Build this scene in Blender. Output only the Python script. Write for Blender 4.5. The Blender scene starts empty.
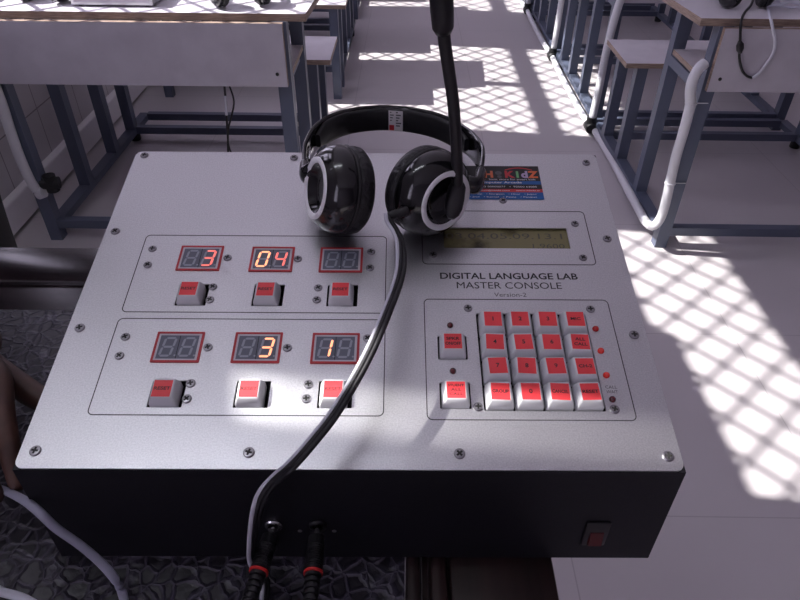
import bpy, bmesh, math, random
from mathutils import Vector, Matrix, Euler
random.seed(4)
S = bpy.context.scene
COL = S.collection
PI = math.pi
V = Vector

# ------------------------------------------------------------------ materials
def nt(name):
    m = bpy.data.materials.new(name); m.use_nodes = True
    t = m.node_tree; b = t.nodes['Principled BSDF']
    return m, t, b
def mat(name, col, rough=.5, metal=0., spec=.5, emit=None, es=0., coat=0., bump=None, trans=0.):
    m, t, b = nt(name)
    b.inputs['Base Color'].default_value = (*col, 1); b.inputs['Roughness'].default_value = rough
    b.inputs['Metallic'].default_value = metal; b.inputs['Specular IOR Level'].default_value = spec
    b.inputs['Coat Weight'].default_value = coat
    b.inputs['Transmission Weight'].default_value = trans
    if emit: b.inputs['Emission Color'].default_value = (*emit, 1); b.inputs['Emission Strength'].default_value = es
    if bump:
        sc, st, dist = bump
        tc = t.nodes.new('ShaderNodeTexCoord'); n = t.nodes.new('ShaderNodeTexNoise'); n.inputs['Scale'].default_value = sc; n.inputs['Detail'].default_value = 4
        bp = t.nodes.new('ShaderNodeBump'); bp.inputs['Strength'].default_value = st; bp.inputs['Distance'].default_value = dist
        t.links.new(tc.outputs['Object'], n.inputs['Vector']); t.links.new(n.outputs['Fac'], bp.inputs['Height']); t.links.new(bp.outputs['Normal'], b.inputs['Normal'])
    return m

def noise_mat(name, c1, c2, scale, rough=.5, metal=0., stretch=(1, 1, 1), r2=None, bump=0., bd=.001, spec=.5, lo=.35, hi=.65):
    m, t, b = nt(name); N = t.nodes; L = t.links
    tc = N.new('ShaderNodeTexCoord'); mp = N.new('ShaderNodeMapping'); mp.inputs['Scale'].default_value = stretch
    n = N.new('ShaderNodeTexNoise'); n.inputs['Scale'].default_value = scale; n.inputs['Detail'].default_value = 6
    r = N.new('ShaderNodeValToRGB'); r.color_ramp.elements[0].color = (*c1, 1); r.color_ramp.elements[1].color = (*c2, 1)
    r.color_ramp.elements[0].position = lo; r.color_ramp.elements[1].position = hi
    L.new(tc.outputs['Object'], mp.inputs['Vector']); L.new(mp.outputs['Vector'], n.inputs['Vector']); L.new(n.outputs['Fac'], r.inputs['Fac'])
    L.new(r.outputs['Color'], b.inputs['Base Color'])
    b.inputs['Roughness'].default_value = rough; b.inputs['Metallic'].default_value = metal; b.inputs['Specular IOR Level'].default_value = spec
    if r2 is not None:
        mr = N.new('ShaderNodeMapRange'); mr.inputs['To Min'].default_value = rough; mr.inputs['To Max'].default_value = r2
        mr.inputs['From Min'].default_value = lo; mr.inputs['From Max'].default_value = hi
        L.new(n.outputs['Fac'], mr.inputs['Value']); L.new(mr.outputs['Result'], b.inputs['Roughness'])
    if bump:
        bp = N.new('ShaderNodeBump'); bp.inputs['Strength'].default_value = bump; bp.inputs['Distance'].default_value = bd
        L.new(n.outputs['Fac'], bp.inputs['Height']); L.new(bp.outputs['Normal'], b.inputs['Normal'])
    return m

def tile_mat(name, c, joint, sx, sy, ox, oy, axes='XY', w=.004, rough=.35, var=.04):
    m, t, b = nt(name); N = t.nodes; L = t.links
    tc = N.new('ShaderNodeTexCoord'); sp = N.new('ShaderNodeSeparateXYZ'); L.new(tc.outputs['Object'], sp.inputs[0])
    def line(ax, s, o):
        a = N.new('ShaderNodeMath'); a.operation = 'SUBTRACT'; a.inputs[1].default_value = o; L.new(sp.outputs[ax], a.inputs[0])
        d = N.new('ShaderNodeMath'); d.operation = 'PINGPONG'; d.inputs[1].default_value = s / 2; L.new(a.outputs[0], d.inputs[0])
        l = N.new('ShaderNodeMath'); l.operation = 'LESS_THAN'; l.inputs[1].default_value = w / 2; L.new(d.outputs[0], l.inputs[0]); return l
    l1 = line(axes[0], sx, ox); l2 = line(axes[1], sy, oy)
    mx = N.new('ShaderNodeMath'); mx.operation = 'MAXIMUM'; L.new(l1.outputs[0], mx.inputs[0]); L.new(l2.outputs[0], mx.inputs[1])
    n = N.new('ShaderNodeTexNoise'); n.inputs['Scale'].default_value = 3.5; n.inputs['Detail'].default_value = 5; L.new(tc.outputs['Object'], n.inputs['Vector'])
    r = N.new('ShaderNodeValToRGB'); r.color_ramp.elements[0].color = (*[x - var for x in c], 1); r.color_ramp.elements[1].color = (*[x + var for x in c], 1)
    L.new(n.outputs['Fac'], r.inputs['Fac'])
    mi = N.new('ShaderNodeMixRGB'); mi.inputs['Color2'].default_value = (*joint, 1); L.new(r.outputs['Color'], mi.inputs['Color1']); L.new(mx.outputs[0], mi.inputs['Fac'])
    L.new(mi.outputs['Color'], b.inputs['Base Color']); b.inputs['Roughness'].default_value = rough
    return m

def leather_mat():
    m, t, b = nt('black_leatherette'); N = t.nodes; L = t.links
    tc = N.new('ShaderNodeTexCoord')
    nz = N.new('ShaderNodeTexNoise'); nz.inputs['Scale'].default_value = 40; nz.inputs['Detail'].default_value = 3
    L.new(tc.outputs['Object'], nz.inputs['Vector'])
    mx = N.new('ShaderNodeMixRGB'); mx.blend_type = 'ADD'; mx.inputs['Fac'].default_value = .014
    L.new(tc.outputs['Object'], mx.inputs['Color1']); L.new(nz.outputs['Color'], mx.inputs['Color2'])
    v = N.new('ShaderNodeTexVoronoi'); v.feature = 'DISTANCE_TO_EDGE'; v.inputs['Scale'].default_value = 88; L.new(mx.outputs['Color'], v.inputs['Vector'])
    v2 = N.new('ShaderNodeTexVoronoi'); v2.feature = 'DISTANCE_TO_EDGE'; v2.inputs['Scale'].default_value = 170; L.new(mx.outputs['Color'], v2.inputs['Vector'])
    r = N.new('ShaderNodeValToRGB'); r.color_ramp.elements[0].position = 0; r.color_ramp.elements[0].color = (1, 1, 1, 1)
    r.color_ramp.elements[1].position = .16; r.color_ramp.elements[1].color = (0, 0, 0, 1); L.new(v.outputs['Distance'], r.inputs['Fac'])
    ad = N.new('ShaderNodeMath'); ad.operation = 'MULTIPLY_ADD'; ad.inputs[1].default_value = .25
    L.new(v2.outputs['Distance'], ad.inputs[0]); L.new(r.outputs['Color'], ad.inputs[2])
    bp = N.new('ShaderNodeBump'); bp.inputs['Strength'].default_value = .8; bp.inputs['Distance'].default_value = .0016
    L.new(ad.outputs[0], bp.inputs['Height']); L.new(bp.outputs['Normal'], b.inputs['Normal'])
    c = N.new('ShaderNodeMixRGB'); c.inputs['Color1'].default_value = (.012, .010, .017, 1); c.inputs['Color2'].default_value = (.12, .11, .16, 1)
    ml = N.new('ShaderNodeMath'); ml.operation = 'MULTIPLY'
    n2 = N.new('ShaderNodeTexNoise'); n2.inputs['Scale'].default_value = 22; L.new(tc.outputs['Object'], n2.inputs['Vector'])
    L.new(r.outputs['Color'], ml.inputs[0]); L.new(n2.outputs['Fac'], ml.inputs[1])
    L.new(ml.outputs[0], c.inputs['Fac']); L.new(c.outputs['Color'], b.inputs['Base Color'])
    b.inputs['Roughness'].default_value = .38; b.inputs['Specular IOR Level'].default_value = .6
    return m

M = {}
M['plate'] = noise_mat('satin_aluminium', (.64, .64, .66), (.77, .77, .79), 900, rough=.31, metal=1., r2=.42, bump=.12, bd=.0003)
M['body'] = noise_mat('black_powder_coat', (.006, .0055, .009), (.011, .010, .015), 1200, rough=.55, spec=.35, bump=.25, bd=.0002)
M['engrave'] = mat('dark_engraving', (.03, .03, .035), .6)
M['ink'] = mat('black_print', (.02, .02, .024), .6)
M['greyink'] = mat('grey_print', (.10, .10, .11), .6)
M['screw'] = mat('zinc_screw', (.34, .33, .35), .3, 1.)
M['slot'] = mat('screw_recess', (.02, .02, .02), .7)
M['red_frame'] = mat('red_display_border', (.52, .035, .045), .45)
M['white_frame'] = mat('display_inner_border', (.62, .60, .64), .4)
M['dispbg'] = mat('display_smoked_face', (.15, .16, .205), .3)
M['segoff'] = mat('unlit_segment', (.36, .38, .45), .4)
M['segon'] = mat('lit_segment_amber', (.9, .4, .2), .4, emit=(1., .42, .22), es=1.5)
M['segon_red'] = mat('lit_segment_red', (.9, .2, .15), .4, emit=(1., .20, .17), es=1.0)
M['cap'] = mat('clear_grey_keycap', (.74, .74, .77), .3, .05, coat=.4)
M['redlabel'] = mat('red_key_label', (.95, .060, .072), .38, coat=.2)
M['led_off'] = mat('led_unlit', (.10, .006, .010), .15, coat=1.)
M['led_mid'] = mat('led_red', (.45, .012, .016), .15, coat=1., emit=(1, .03, .02), es=.03)
M['led_on'] = mat('led_lit', (.7, .03, .02), .15, coat=1., emit=(1, .04, .03), es=.09)
M['lcd'] = noise_mat('lcd_glass', (.060, .052, .022), (.25, .225, .11), 32, rough=.25, lo=.38, hi=.52)
M['lcdink'] = mat('lcd_segments', (.085, .078, .042), .4)
M['gloss_black'] = mat('gloss_black_plastic', (.006, .0055, .008), .14, coat=.4)
M['black_pl'] = mat('matt_black_plastic', (.012, .011, .014), .4)
M['cushion'] = mat('black_leatherette_cushion', (.012, .011, .014), .45, bump=(160, .9, .003))
M['band_in'] = mat('headband_padding', (.009, .009, .011), .55, bump=(300, .3, .001))
M['white_pl'] = mat('white_plastic', (.90, .90, .93), .3)
M['cab_white'] = mat('pale_grey_cable', (.62, .62, .70), .35)
M['cab_black'] = mat('black_cable', (.010, .009, .012), .5)
M['cab_grey'] = mat('grey_cable', (.36, .36, .46), .35)
M['chrome'] = mat('nickel', (.7, .7, .72), .2, 1.)
M['redring'] = mat('red_plastic_ring', (.65, .03, .03), .4)
M['paper'] = mat('white_label_paper', (.72, .71, .72), .6)
M['switchred'] = mat('red_switch_rocker', (.075, .003, .005), .35)
M['stk_black'] = mat('sticker_black', (.010, .009, .011), .35)
M['stk_blue'] = mat('sticker_blue', (.010, .10, .33), .35)
M['stk_red'] = mat('sticker_red', (.55, .03, .04), .35)
M['stk_white'] = mat('sticker_white', (.75, .75, .78), .4)
M['stk_orange'] = mat('sticker_orange', (.75, .16, .05), .4)
M['stk_green'] = mat('sticker_green', (.15, .45, .16), .4)
M['stk_purple'] = mat('sticker_lilac', (.45, .36, .55), .4)
M['leather'] = leather_mat()
M['wood'] = noise_mat('dark_polished_wood', (.010, .004, .004), (.024, .010, .010), 9, rough=.42, stretch=(9, 1, 9), spec=.4)
M['wood_x'] = noise_mat('dark_polished_wood_rail', (.012, .008, .011), (.028, .017, .021), 9, rough=.22, stretch=(1, 9, 9), spec=.7)
M['laminate'] = noise_mat('white_laminate', (.60, .57, .62), (.66, .63, .68), 14, rough=.4)
M['panel'] = noise_mat('grey_white_laminate', (.46, .43, .49), (.52, .49, .55), 14, rough=.5)
M['ply'] = noise_mat('plywood_edge', (.22, .155, .125), (.36, .27, .22), 30, rough=.6, stretch=(1, 1, 12))
M['steel'] = mat('blue_grey_paint', (.095, .112, .165), .42)
M['pvc'] = mat('white_conduit', (.66, .66, .70), .4)
M['rubber'] = mat('black_rubber', (.010, .010, .012), .5)
M['floor'] = tile_mat('cream_floor_tile', (.54, .505, .525), (.42, .39, .41), .6, .6, 1.19, .565, w=.003, rough=.34, var=.025)
M['walltile'] = tile_mat('pale_wall_tile', (.56, .53, .55), (.25, .22, .24), .3, .3, 2.07 % .3, .285, axes='YZ', w=.005, rough=.4, var=.02)
M['plaster'] = mat('white_plaster', (.84, .82, .84), .8)
M['plaster_warm'] = mat('cream_plaster', (.40, .37, .40), .85)
M['grille'] = mat('painted_grille', (.22, .22, .24), .5)
M['skin'] = noise_mat('brown_skin', (.060, .026, .019), (.10, .045, .032), 60, rough=.5, bump=.25, bd=.001)
M['cloth'] = mat('black_cloth', (.008, .008, .010), .85, bump=(400, .3, .001))
M['hair'] = mat('black_hair', (.006, .005, .005), .6)
M['silver'] = mat('silver_grey_metal', (.55, .54, .58), .4, .6)

# ------------------------------------------------------------------ helpers
def link(name, me, mats, parent=None, smooth=False):
    o = bpy.data.objects.new(name, me); COL.objects.link(o)
    for m in (mats if isinstance(mats, (list, tuple)) else [mats]): me.materials.append(m)
    if smooth:
        for p in me.polygons: p.use_smooth = True
    if parent: o.parent = parent
    return o
def obj(name, bm, mats, parent=None, smooth=False, angle=None):
    bmesh.ops.recalc_face_normals(bm, faces=bm.faces[:])
    me = bpy.data.meshes.new(name); bm.to_mesh(me); bm.free()
    if angle:
        for p in me.polygons: p.use_smooth = True
        me.set_sharp_from_angle(angle=math.radians(angle))
    return link(name, me, mats, parent, smooth)
def tag(o, label, cat, group=None):
    o['label'] = label; o['category'] = cat
    if group: o['group'] = group
    return o
def thing(name, label, cat, loc=(0, 0, 0), rot=(0, 0, 0), group=None):
    o = bpy.data.objects.new(name, None); COL.objects.link(o); o.location = loc; o.rotation_euler = rot
    o.empty_display_size = .05
    return tag(o, label, cat, group)
def kids(o): return [c for c in bpy.data.objects if c.parent == o]
def copy_tree(o, parent=None):
    c = o.copy(); COL.objects.link(c); c.parent = parent
    for k in kids(o): copy_tree(k, c)
    return c
def box(bm, x0, x1, y0, y1, z0, z1, bev=0., mi=0, seg=2):
    r = bmesh.ops.create_cube(bm, size=1)
    vs = r['verts']
    for v in vs: v.co = V((x0 + (v.co.x + .5) * (x1 - x0), y0 + (v.co.y + .5) * (y1 - y0), z0 + (v.co.z + .5) * (z1 - z0)))
    fs = list({f for v in vs for f in v.link_faces})
    for f in fs: f.material_index = mi
    if bev:
        es = list({e for v in vs for e in v.link_edges})
        bmesh.ops.bevel(bm, geom=es, offset=bev, segments=seg, affect='EDGES', profile=.5, material=mi)
def bx(*a, **k):
    bm = bmesh.new(); box(bm, *a, **k); return bm
def catmull(pts, n=8):
    pts = [V(p) for p in pts]; out = []
    for i in range(len(pts) - 1):
        p0 = pts[max(i - 1, 0)]; p1 = pts[i]; p2 = pts[i + 1]; p3 = pts[min(i + 2, len(pts) - 1)]
        for j in range(n):
            t = j / n
            out.append(.5 * ((2 * p1) + (-p0 + p2) * t + (2 * p0 - 5 * p1 + 4 * p2 - p3) * t * t + (-p0 + 3 * p1 - 3 * p2 + p3) * t ** 3))
    out.append(pts[-1]); return out
def sweep(bm, pts, prof, up=None, cap=True, mi=0, closed=False):
    """prof(i, f) -> list of (a, b): a along side axis, b along up axis"""
    n = len(pts); rings = []
    T = [(pts[min(i + 1, n - 1)] - pts[max(i - 1, 0)]).normalized() for i in range(n)]
    u = V(up) if up is not None else (V((0, 0, 1)) if abs(T[0].z) < .9 else V((0, 1, 0)))
    for i in range(n):
        t = T[i]
        if up is not None: u = V(up)
        s = t.cross(u).normalized(); uu = s.cross(t).normalized()
        if up is None: u = uu
        rings.append([bm.verts.new(pts[i] + s * a + uu * b) for a, b in prof(i, i / max(n - 1, 1))])
    k = len(rings[0])
    for i in range(n - 1):
        for j in range(k):
            f = bm.faces.new((rings[i][j], rings[i][(j + 1) % k], rings[i + 1][(j + 1) % k], rings[i + 1][j])); f.material_index = mi
    if cap:
        for r in (rings[0], rings[-1]):
            f = bm.faces.new(r); f.material_index = mi
def circ(r, k=12, ry=None, a0=0):
    ry = r if ry is None else ry
    return [(r * math.cos(a0 + 2 * PI * j / k), ry * math.sin(a0 + 2 * PI * j / k)) for j in range(k)]
def tube(bm, pts, r, k=12, n=8, mi=0, ry=None):
    P = catmull(pts, n) if n else [V(p) for p in pts]
    sweep(bm, P, (lambda i, f: circ(r(f), k)) if callable(r) else (lambda i, f: circ(r, k, ry)), mi=mi)
def lathe(bm, prof, o, axis, k=40, mi=0, caps=(True, True)):
    axis = V(axis).normalized(); o = V(o)
    e1 = axis.orthogonal().normalized(); e2 = axis.cross(e1)
    rings = []
    for s, r in prof:
        rings.append([bm.verts.new(o + axis * s + (e1 * math.cos(2 * PI * j / k) + e2 * math.sin(2 * PI * j / k)) * r) for j in range(k)])
    for i in range(len(prof) - 1):
        for j in range(k):
            f = bm.faces.new((rings[i][j], rings[i][(j + 1) % k], rings[i + 1][(j + 1) % k], rings[i + 1][j])); f.material_index = mi
    if caps[0]: bm.faces.new(rings[0]).material_index = mi
    if caps[1]: bm.faces.new(rings[-1]).material_index = mi
def rrect(x0, x1, y0, y1, r, n=5):
    out = []
    for cx, cy, a in ((x1 - r, y0 + r, -PI / 2), (x1 - r, y1 - r, 0), (x0 + r, y1 - r, PI / 2), (x0 + r, y0 + r, PI)):
        for i in range(n + 1):
            t = a + PI / 2 * i / n; out.append((cx + r * math.cos(t), cy + r * math.sin(t)))
    return out
DG = None
def curve_to_bm(cu, bm, mi=0, mat4=None):
    o = bpy.data.objects.new('tmp', cu); COL.objects.link(o)
    bpy.context.view_layer.update()
    ev = o.evaluated_get(bpy.context.evaluated_depsgraph_get()); me = ev.to_mesh()
    vm = [bm.verts.new((mat4 @ v.co) if mat4 else v.co) for v in me.vertices]
    for p in me.polygons:
        try:
            f = bm.faces.new([vm[i] for i in p.vertices]); f.material_index = mi
        except ValueError: pass
    ev.to_mesh_clear(); bpy.data.objects.remove(o); 
    return vm
def outline(bm, loops, thick, z, mi=0):
    """filled 2D polygons with holes, extruded: top at z"""
    cu = bpy.data.curves.new('c', 'CURVE'); cu.dimensions = '2D'; cu.fill_mode = 'BOTH'; cu.extrude = thick / 2
    for lp in loops:
        s = cu.splines.new('POLY'); s.points.add(len(lp) - 1); s.use_cyclic_u = True
        for p, (x, y) in zip(s.points, lp): p.co = (x, y, 0, 1)
    curve_to_bm(cu, bm, mi, Matrix.Translation((0, 0, z - thick / 2))); bpy.data.curves.remove(cu)
def text(bm, s, cx, cy, w, h, z, mi=0, bold=0., ital=0.):
    """flat lettering fitted to a w x h box centred on cx, cy (h = cap height); w None keeps the shape"""
    cu = bpy.data.curves.new('t', 'FONT'); cu.body = s; cu.size = 1; cu.offset = bold; cu.shear = ital; cu.resolution_u = 3
    tmp = bmesh.new(); curve_to_bm(cu, tmp); bpy.data.curves.remove(cu)
    xs = [v.co.x for v in tmp.verts]; ys = [v.co.y for v in tmp.verts]
    if not xs: tmp.free(); return
    x0, x1, y0, y1 = min(xs), max(xs), min(ys), max(ys)
    sy = h / (y1 - y0); sx = (w / (x1 - x0)) if w else sy
    mp = {v: bm.verts.new((cx + (v.co.x - (x0 + x1) / 2) * sx, cy + (v.co.y - (y0 + y1) / 2) * sy, z)) for v in tmp.verts}
    for f in tmp.faces:
        try: bm.faces.new([mp[v] for v in f.verts]).material_index = mi
        except ValueError: pass
    tmp.free()
def quad(bm, x0, x1, y0, y1, z, mi=0):
    f = bm.faces.new([bm.verts.new(p) for p in ((x0, y0, z), (x1, y0, z), (x1, y1, z), (x0, y1, z))]); f.material_index = mi
def fix_up(bm):
    for f in bm.faces:
        if f.normal.z < 0: f.normal_flip()
def raw(name, bm, mats, parent=None):
    bm.normal_update(); fix_up(bm)
    me = bpy.data.meshes.new(name); bm.to_mesh(me); bm.free(); return link(name, me, mats, parent)

# ------------------------------------------------------------------ camera
H = 1.22
Z0 = .88713                      # height of the console's front top edge
right = V((0.99990806, 0.01150346, 0.00717927)); upv = V((-0.01274728, 0.61689716, 0.78694053)); fw = V((-0.00462367, 0.7869597, -0.61698708))
CAM = V((.24174, -.24990, H)); F = 647.353
cd = bpy.data.cameras.new('camera'); cam = bpy.data.objects.new('camera', cd); COL.objects.link(cam)
cam.matrix_world = Matrix(((right.x, upv.x, -fw.x, CAM.x), (right.y, upv.y, -fw.y, CAM.y), (right.z, upv.z, -fw.z, CAM.z), (0, 0, 0, 1)))
cd.sensor_width = 36; cd.lens = F * 36 / 800; cd.clip_start = .02; cd.clip_end = 200
S.camera = cam

# ------------------------------------------------------------------ setting
def struct(name, bm, m, **k):
    o = obj(name, bm, m, **k); o['kind'] = 'structure'; return o
XW = -1.13                       # inner face of the left wall
struct('floor', bx(-1.4, 4.6, -3.0, 9.0, -.1, 0), M['floor'])
CEIL = 3.1
struct('ceiling', bx(-1.4, 4.6, -3.0, 9.0, CEIL, CEIL + .1), M['plaster'])
SILL, HEAD, TR0, TR1 = .97, 2.68, 2.174, 2.26
WT = .08
VZ = 2.235
wins = [(-2.85, -1.55, True), (.82, 1.99, True), (2.73, 4.05, True), (4.83, 6.15, True), (6.9, 8.2, True)]  # first opening added behind the camera to brighten console and ceiling
SUN_SLOT = (.138, .245)  # unseen narrow opening, shaped to lay the sun patch on the plate
def pierced_wall(bm, x0, x1, y0, y1, z0, z1, holes):
    ys = sorted({y0, y1, *[h[0] for h in holes], *[h[1] for h in holes]})
    for a, b in zip(ys[:-1], ys[1:]):
        hs = [h for h in holes if h[0] <= a + 1e-6 and h[1] >= b - 1e-6]
        if not hs: box(bm, x0, x1, a, b, z0, z1)
        else:
            h = hs[0]
            box(bm, x0, x1, a, b, z0, h[2]); box(bm, x0, x1, a, b, h[3], z1)
bm = bmesh.new(); pierced_wall(bm, XW - WT, XW, -3.0, 9.0, 0, CEIL, [(a, b, SILL, HEAD) for a, b, _ in wins] + [(SUN_SLOT[0], SUN_SLOT[1], VZ, HEAD)])
struct('wall_left', bm, M['walltile'])
bm = bmesh.new(); pierced_wall(bm, 4.5, 4.6, -3.0, 9.0, 0, CEIL, [])
struct('wall_right', bm, M['plaster_warm'])
struct('wall_far', bx(-1.4, 4.6, 9.0, 9.1, 0, CEIL), M['plaster_warm'])
struct('wall_back', bx(-1.4, 4.6, -3.1, -3.0, 0, CEIL), M['plaster_warm'])
bm = bmesh.new(); box(bm, XW, XW + .035, -3.0, 9.0, .012, .115, bev=.006)
struct('baseboard_left', bm, M['plaster'])

def window(idx, a, b, full):
    x0, x1 = XW - .07, XW - .03
    z0 = SILL if full else VZ
    bm = bmesh.new(); t = .035
    for y0, y1, c0, c1 in ((a, a + t, z0, HEAD), (b - t, b, z0, HEAD), (a, b, z0, z0 + t), (a, b, HEAD - t * .4, HEAD)):
        box(bm, x0, x1, y0, y1, c0, c1)
    if full:
        box(bm, x0 + .001, x1 - .001, a + t, b - t, TR0, TR1)
        c = (a + b) / 2
        box(bm, x0 + .001, x1 - .001, c - .03, c + .03, z0 + t, TR0)
        if idx == 2: box(bm, x0 + .001, x1 - .001, a + t, c - .01, TR1, TR1 + .06)  # extra bar added to step the edge of the floor sun patch
    o = struct('window_%d' % idx, bm, M['grille'])
    if full:                     # the diamond mesh burglar grille
        bm = bmesh.new(); p = .132; hw = .0068; xg = XW - .052
        y0, y1, za, zb = a, b, z0, HEAD
        def seg(ya, zc, yb, zd):
            d = V((0, yb - ya, zd - zc)); l = d.length
            if l < .01: return
            n = V((0, -d.z, d.y)).normalized() * hw
            q = [V((xg, ya, zc)), V((xg, yb, zd))]
            vs = [bm.verts.new(c + s * n + V((e, 0, 0))) for c in q for s in (-1, 1) for e in (-.002, .002)]
            bmesh.ops.convex_hull(bm, input=vs)
        sl = 1.06
        for sgn in (1, -1):
            i = -40
            while i < 60:
                # z = sl*sgn*(y - y0) + i*p*... clip to the opening
                off = za + i * p * sl
                pts = []
                for y in (y0, y1):
                    z = off + sl * sgn * (y - y0)
                    if za <= z <= zb: pts.append((y, z))
                for z in (za, zb):
                    y = y0 + (z - off) / (sl * sgn)
                    if y0 < y < y1: pts.append((y, z))
                if len(pts) >= 2:
                    pts.sort(); seg(*pts[0], *pts[-1])
                i += 1
        obj('grille', bm, M['grille'], o)
for i, (a, b, f) in enumerate(wins): window(i + 1, a, b, f)
window(6, SUN_SLOT[0], SUN_SLOT[1], False)  # frame of the added sun slot

tl = thing('added_fill_light', 'added fill light shaped as a ceiling tube above the console', 'light', (-.55, .15, CEIL))  # unseen lamp added to brighten the console plate and keys
M['tube'] = mat('fill_tube', (.9, .9, .9), .4, emit=(.90, .93, 1.), es=29.)
bm = bmesh.new(); box(bm, -.62, .62, -.03, .03, -.045, -.0005, bev=.004); obj('housing', bm, M['white_pl'], tl, angle=40)
bm = bmesh.new(); lathe(bm, [(-.59, .014), (.59, .014)], (0, 0, -.072), (1, 0, 0), k=16); obj('tube', bm, M['tube'], tl, angle=40)
for x in (-.6, .6):
    obj('tube_holder', bx(x - .011, x + .011, -.016, .016, -.09, -.0455), M['white_pl'], tl)

# ------------------------------------------------------------------ the table under the console
TZ = Z0 - .0995                   # table top height
t = thing('table', 'dark wooden table with black leatherette top under the silver console', 'table', (-.15, .1, 0))
def loc(o, p): return V(p) - o.location
def tb(name, x0, x1, y0, y1, z0, z1, m, bev=.003, par=t):
    l = t.location
    return obj(name, bx(x0 - l.x, x1 - l.x, y0 - l.y, y1 - l.y, z0, z1, bev=bev), m, par, angle=40)
tb('table_mat', -.72, .2455, -.185, .2772, TZ - .02, TZ, M['leather'], .001)['label'] = 'creased black leatherette covering'
bm = bmesh.new(); l = t.location
# side border: flat strip, two mouldings and an outer plank
box(bm, .246 - l.x, .257 - l.x, -.185 - l.y, .325 - l.y, TZ - .03, TZ - .001, bev=.004)
box(bm, .258 - l.x, .262 - l.x, -.185 - l.y, .325 - l.y, TZ - .03, TZ - .008)
box(bm, .263 - l.x, .276 - l.x, -.185 - l.y, .325 - l.y, TZ - .03, TZ - .001, bev=.005)
box(bm, .277 - l.x, .352 - l.x, -.185 - l.y, .325 - l.y, TZ - .03, TZ - .0005, bev=.004)
obj('side_border', bm, M['wood'], t, angle=40)
bm = bmesh.new()
box(bm, -.74 - l.x, .352 - l.x, .3255 - l.y, .395 - l.y, TZ - .035, TZ + .0015, bev=.004)
box(bm, -.72 - l.x, .2455 - l.x, .2778 - l.y, .325 - l.y, TZ - .02, TZ - .004)
obj('back_rail', bm, M['wood_x'], t, angle=40)
tb('front_rail', -.74, .352, -.215, -.1855, TZ - .035, TZ, M['wood_x'])
for (x, y) in ((-.70, -.16), (.30, -.16), (-.70, .35), (.30, .35)):
    tb('leg', x - .03, x + .03, y - .03, y + .03, 0, TZ - .0355, M['wood'])
tb('apron', -.68, .30, .33, .35, TZ - .14, TZ - .0355, M['wood_x'], 0)

# ------------------------------------------------------------------ console
W, D, HF, A = .420, .3061, .0995, .2394
CY = .0117
ca, sa = math.cos(A), math.sin(A)
con = thing('console', 'silver-topped black console box with red keys, number displays and a small screen', 'console', (0, 0, TZ), (0, 0, CY))
def plate_m(u=0, v=0, w=0):      # plate frame -> console local
    return Matrix.Translation((u, v * ca - w * sa, HF + v * sa + w * ca)) @ Matrix.Rotation(A, 4, 'X')
def onplate(o, u, v, w=0): o.matrix_local = plate_m(u, v, w); return o
CONW = Matrix.Translation((0, 0, TZ)) @ Matrix.Rotation(CY, 4, 'Z')
def pw(u, v, w): return CONW @ (plate_m(u, v, w) @ V((0, 0, 0)))
# body: side profile prism, open-topped tray
bm = bmesh.new()
def prism(bm, x0, x1, prof):
    a = [bm.verts.new((x0, y, z)) for y, z in prof]; b = [bm.verts.new((x1, y, z)) for y, z in prof]
    bm.faces.new(a); bm.faces.new(b[::-1])
    for i in range(len(prof)):
        j = (i + 1) % len(prof); bm.faces.new((a[i], b[i], b[j], a[j]))
def pz(v, w): return (v * ca - w * sa, HF + v * sa + w * ca)
yb = D * ca
e = .0012
prism(bm, .002, W - .002, [(.002, 0), (yb - .002, 0), pz(D - .003, -.012), pz(.003, -.012)])
prism(bm, -.0006, W + .0006, [(-.0006, 0), (.002, 0), (.002, HF - .004), pz(.002, -e), pz(-.0006, -e)])
prism(bm, -.0006, W + .0006, [(yb - .002, 0), (yb, 0), pz(D, -e), pz(D - .0025, -e)])
for x0 in (-.0006, W - .002): prism(bm, x0, x0 + .0026, [(.002, 0), (yb - .002, 0), pz(D - .0025, -e), pz(.002, -e)])
obj('body', bm, M['body'], con)['label'] = 'black powder-coated sheet metal box'
# top plate with cut-outs
BU = [.0832, .1405, .1965]; BV = [.1385, .0530]
holes = []
for v in BV:
    for u in BU: holes.append(rrect(u - .0108, u + .0125, v - .0100, v + .0108, .0006, 2))
KU = [.3080 + .0200 * i for i in range(4)]; KV = [.1120 - .0200 * j for j in range(4)]
holes.append(rrect(.2972, .3785, .0415, .1228, .001, 2))
CV = [.0920, .0530]; CU_ = .2785
for v in CV: holes.append(rrect(CU_ - .0105, CU_ + .0105, v - .0100, v + .0102, .0006, 2))
LX0, LX1, LY0, LY1 = .2765, .3785, .1885, .2115
holes.append(rrect(LX0, LX1, LY0, LY1, .0006, 2))
bm = bmesh.new(); outline(bm, [rrect(0, W, 0, D, .0055, 6)] + holes, .0012, 0)
pl = obj('top_plate', bm, M['plate'], con); onplate(pl, 0, 0, 0); pl['label'] = 'satin silver aluminium top plate'
# engraved panel outlines
def ring_line(name, x0, x1, y0, y1, r=.004, lw=.0007):
    bm = bmesh.new(); outline(bm, [rrect(x0, x1, y0, y1, r), rrect(x0 + lw, x1 - lw, y0 + lw, y1 - lw, r - lw)], .00012, .00012)
    o = obj(name, bm, M['engrave'], con); onplate(o, 0, 0, 0); return o
ring_line('panel_outline', .0345, .2303, .1220, .2010)
ring_line('panel_outline', .0345, .2306, .0370, .1166)
ring_line('panel_outline', .2586, .3963, .1708, .2314)
ring_line('panel_outline', .2588, .3978, .0345, .1362)
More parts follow.
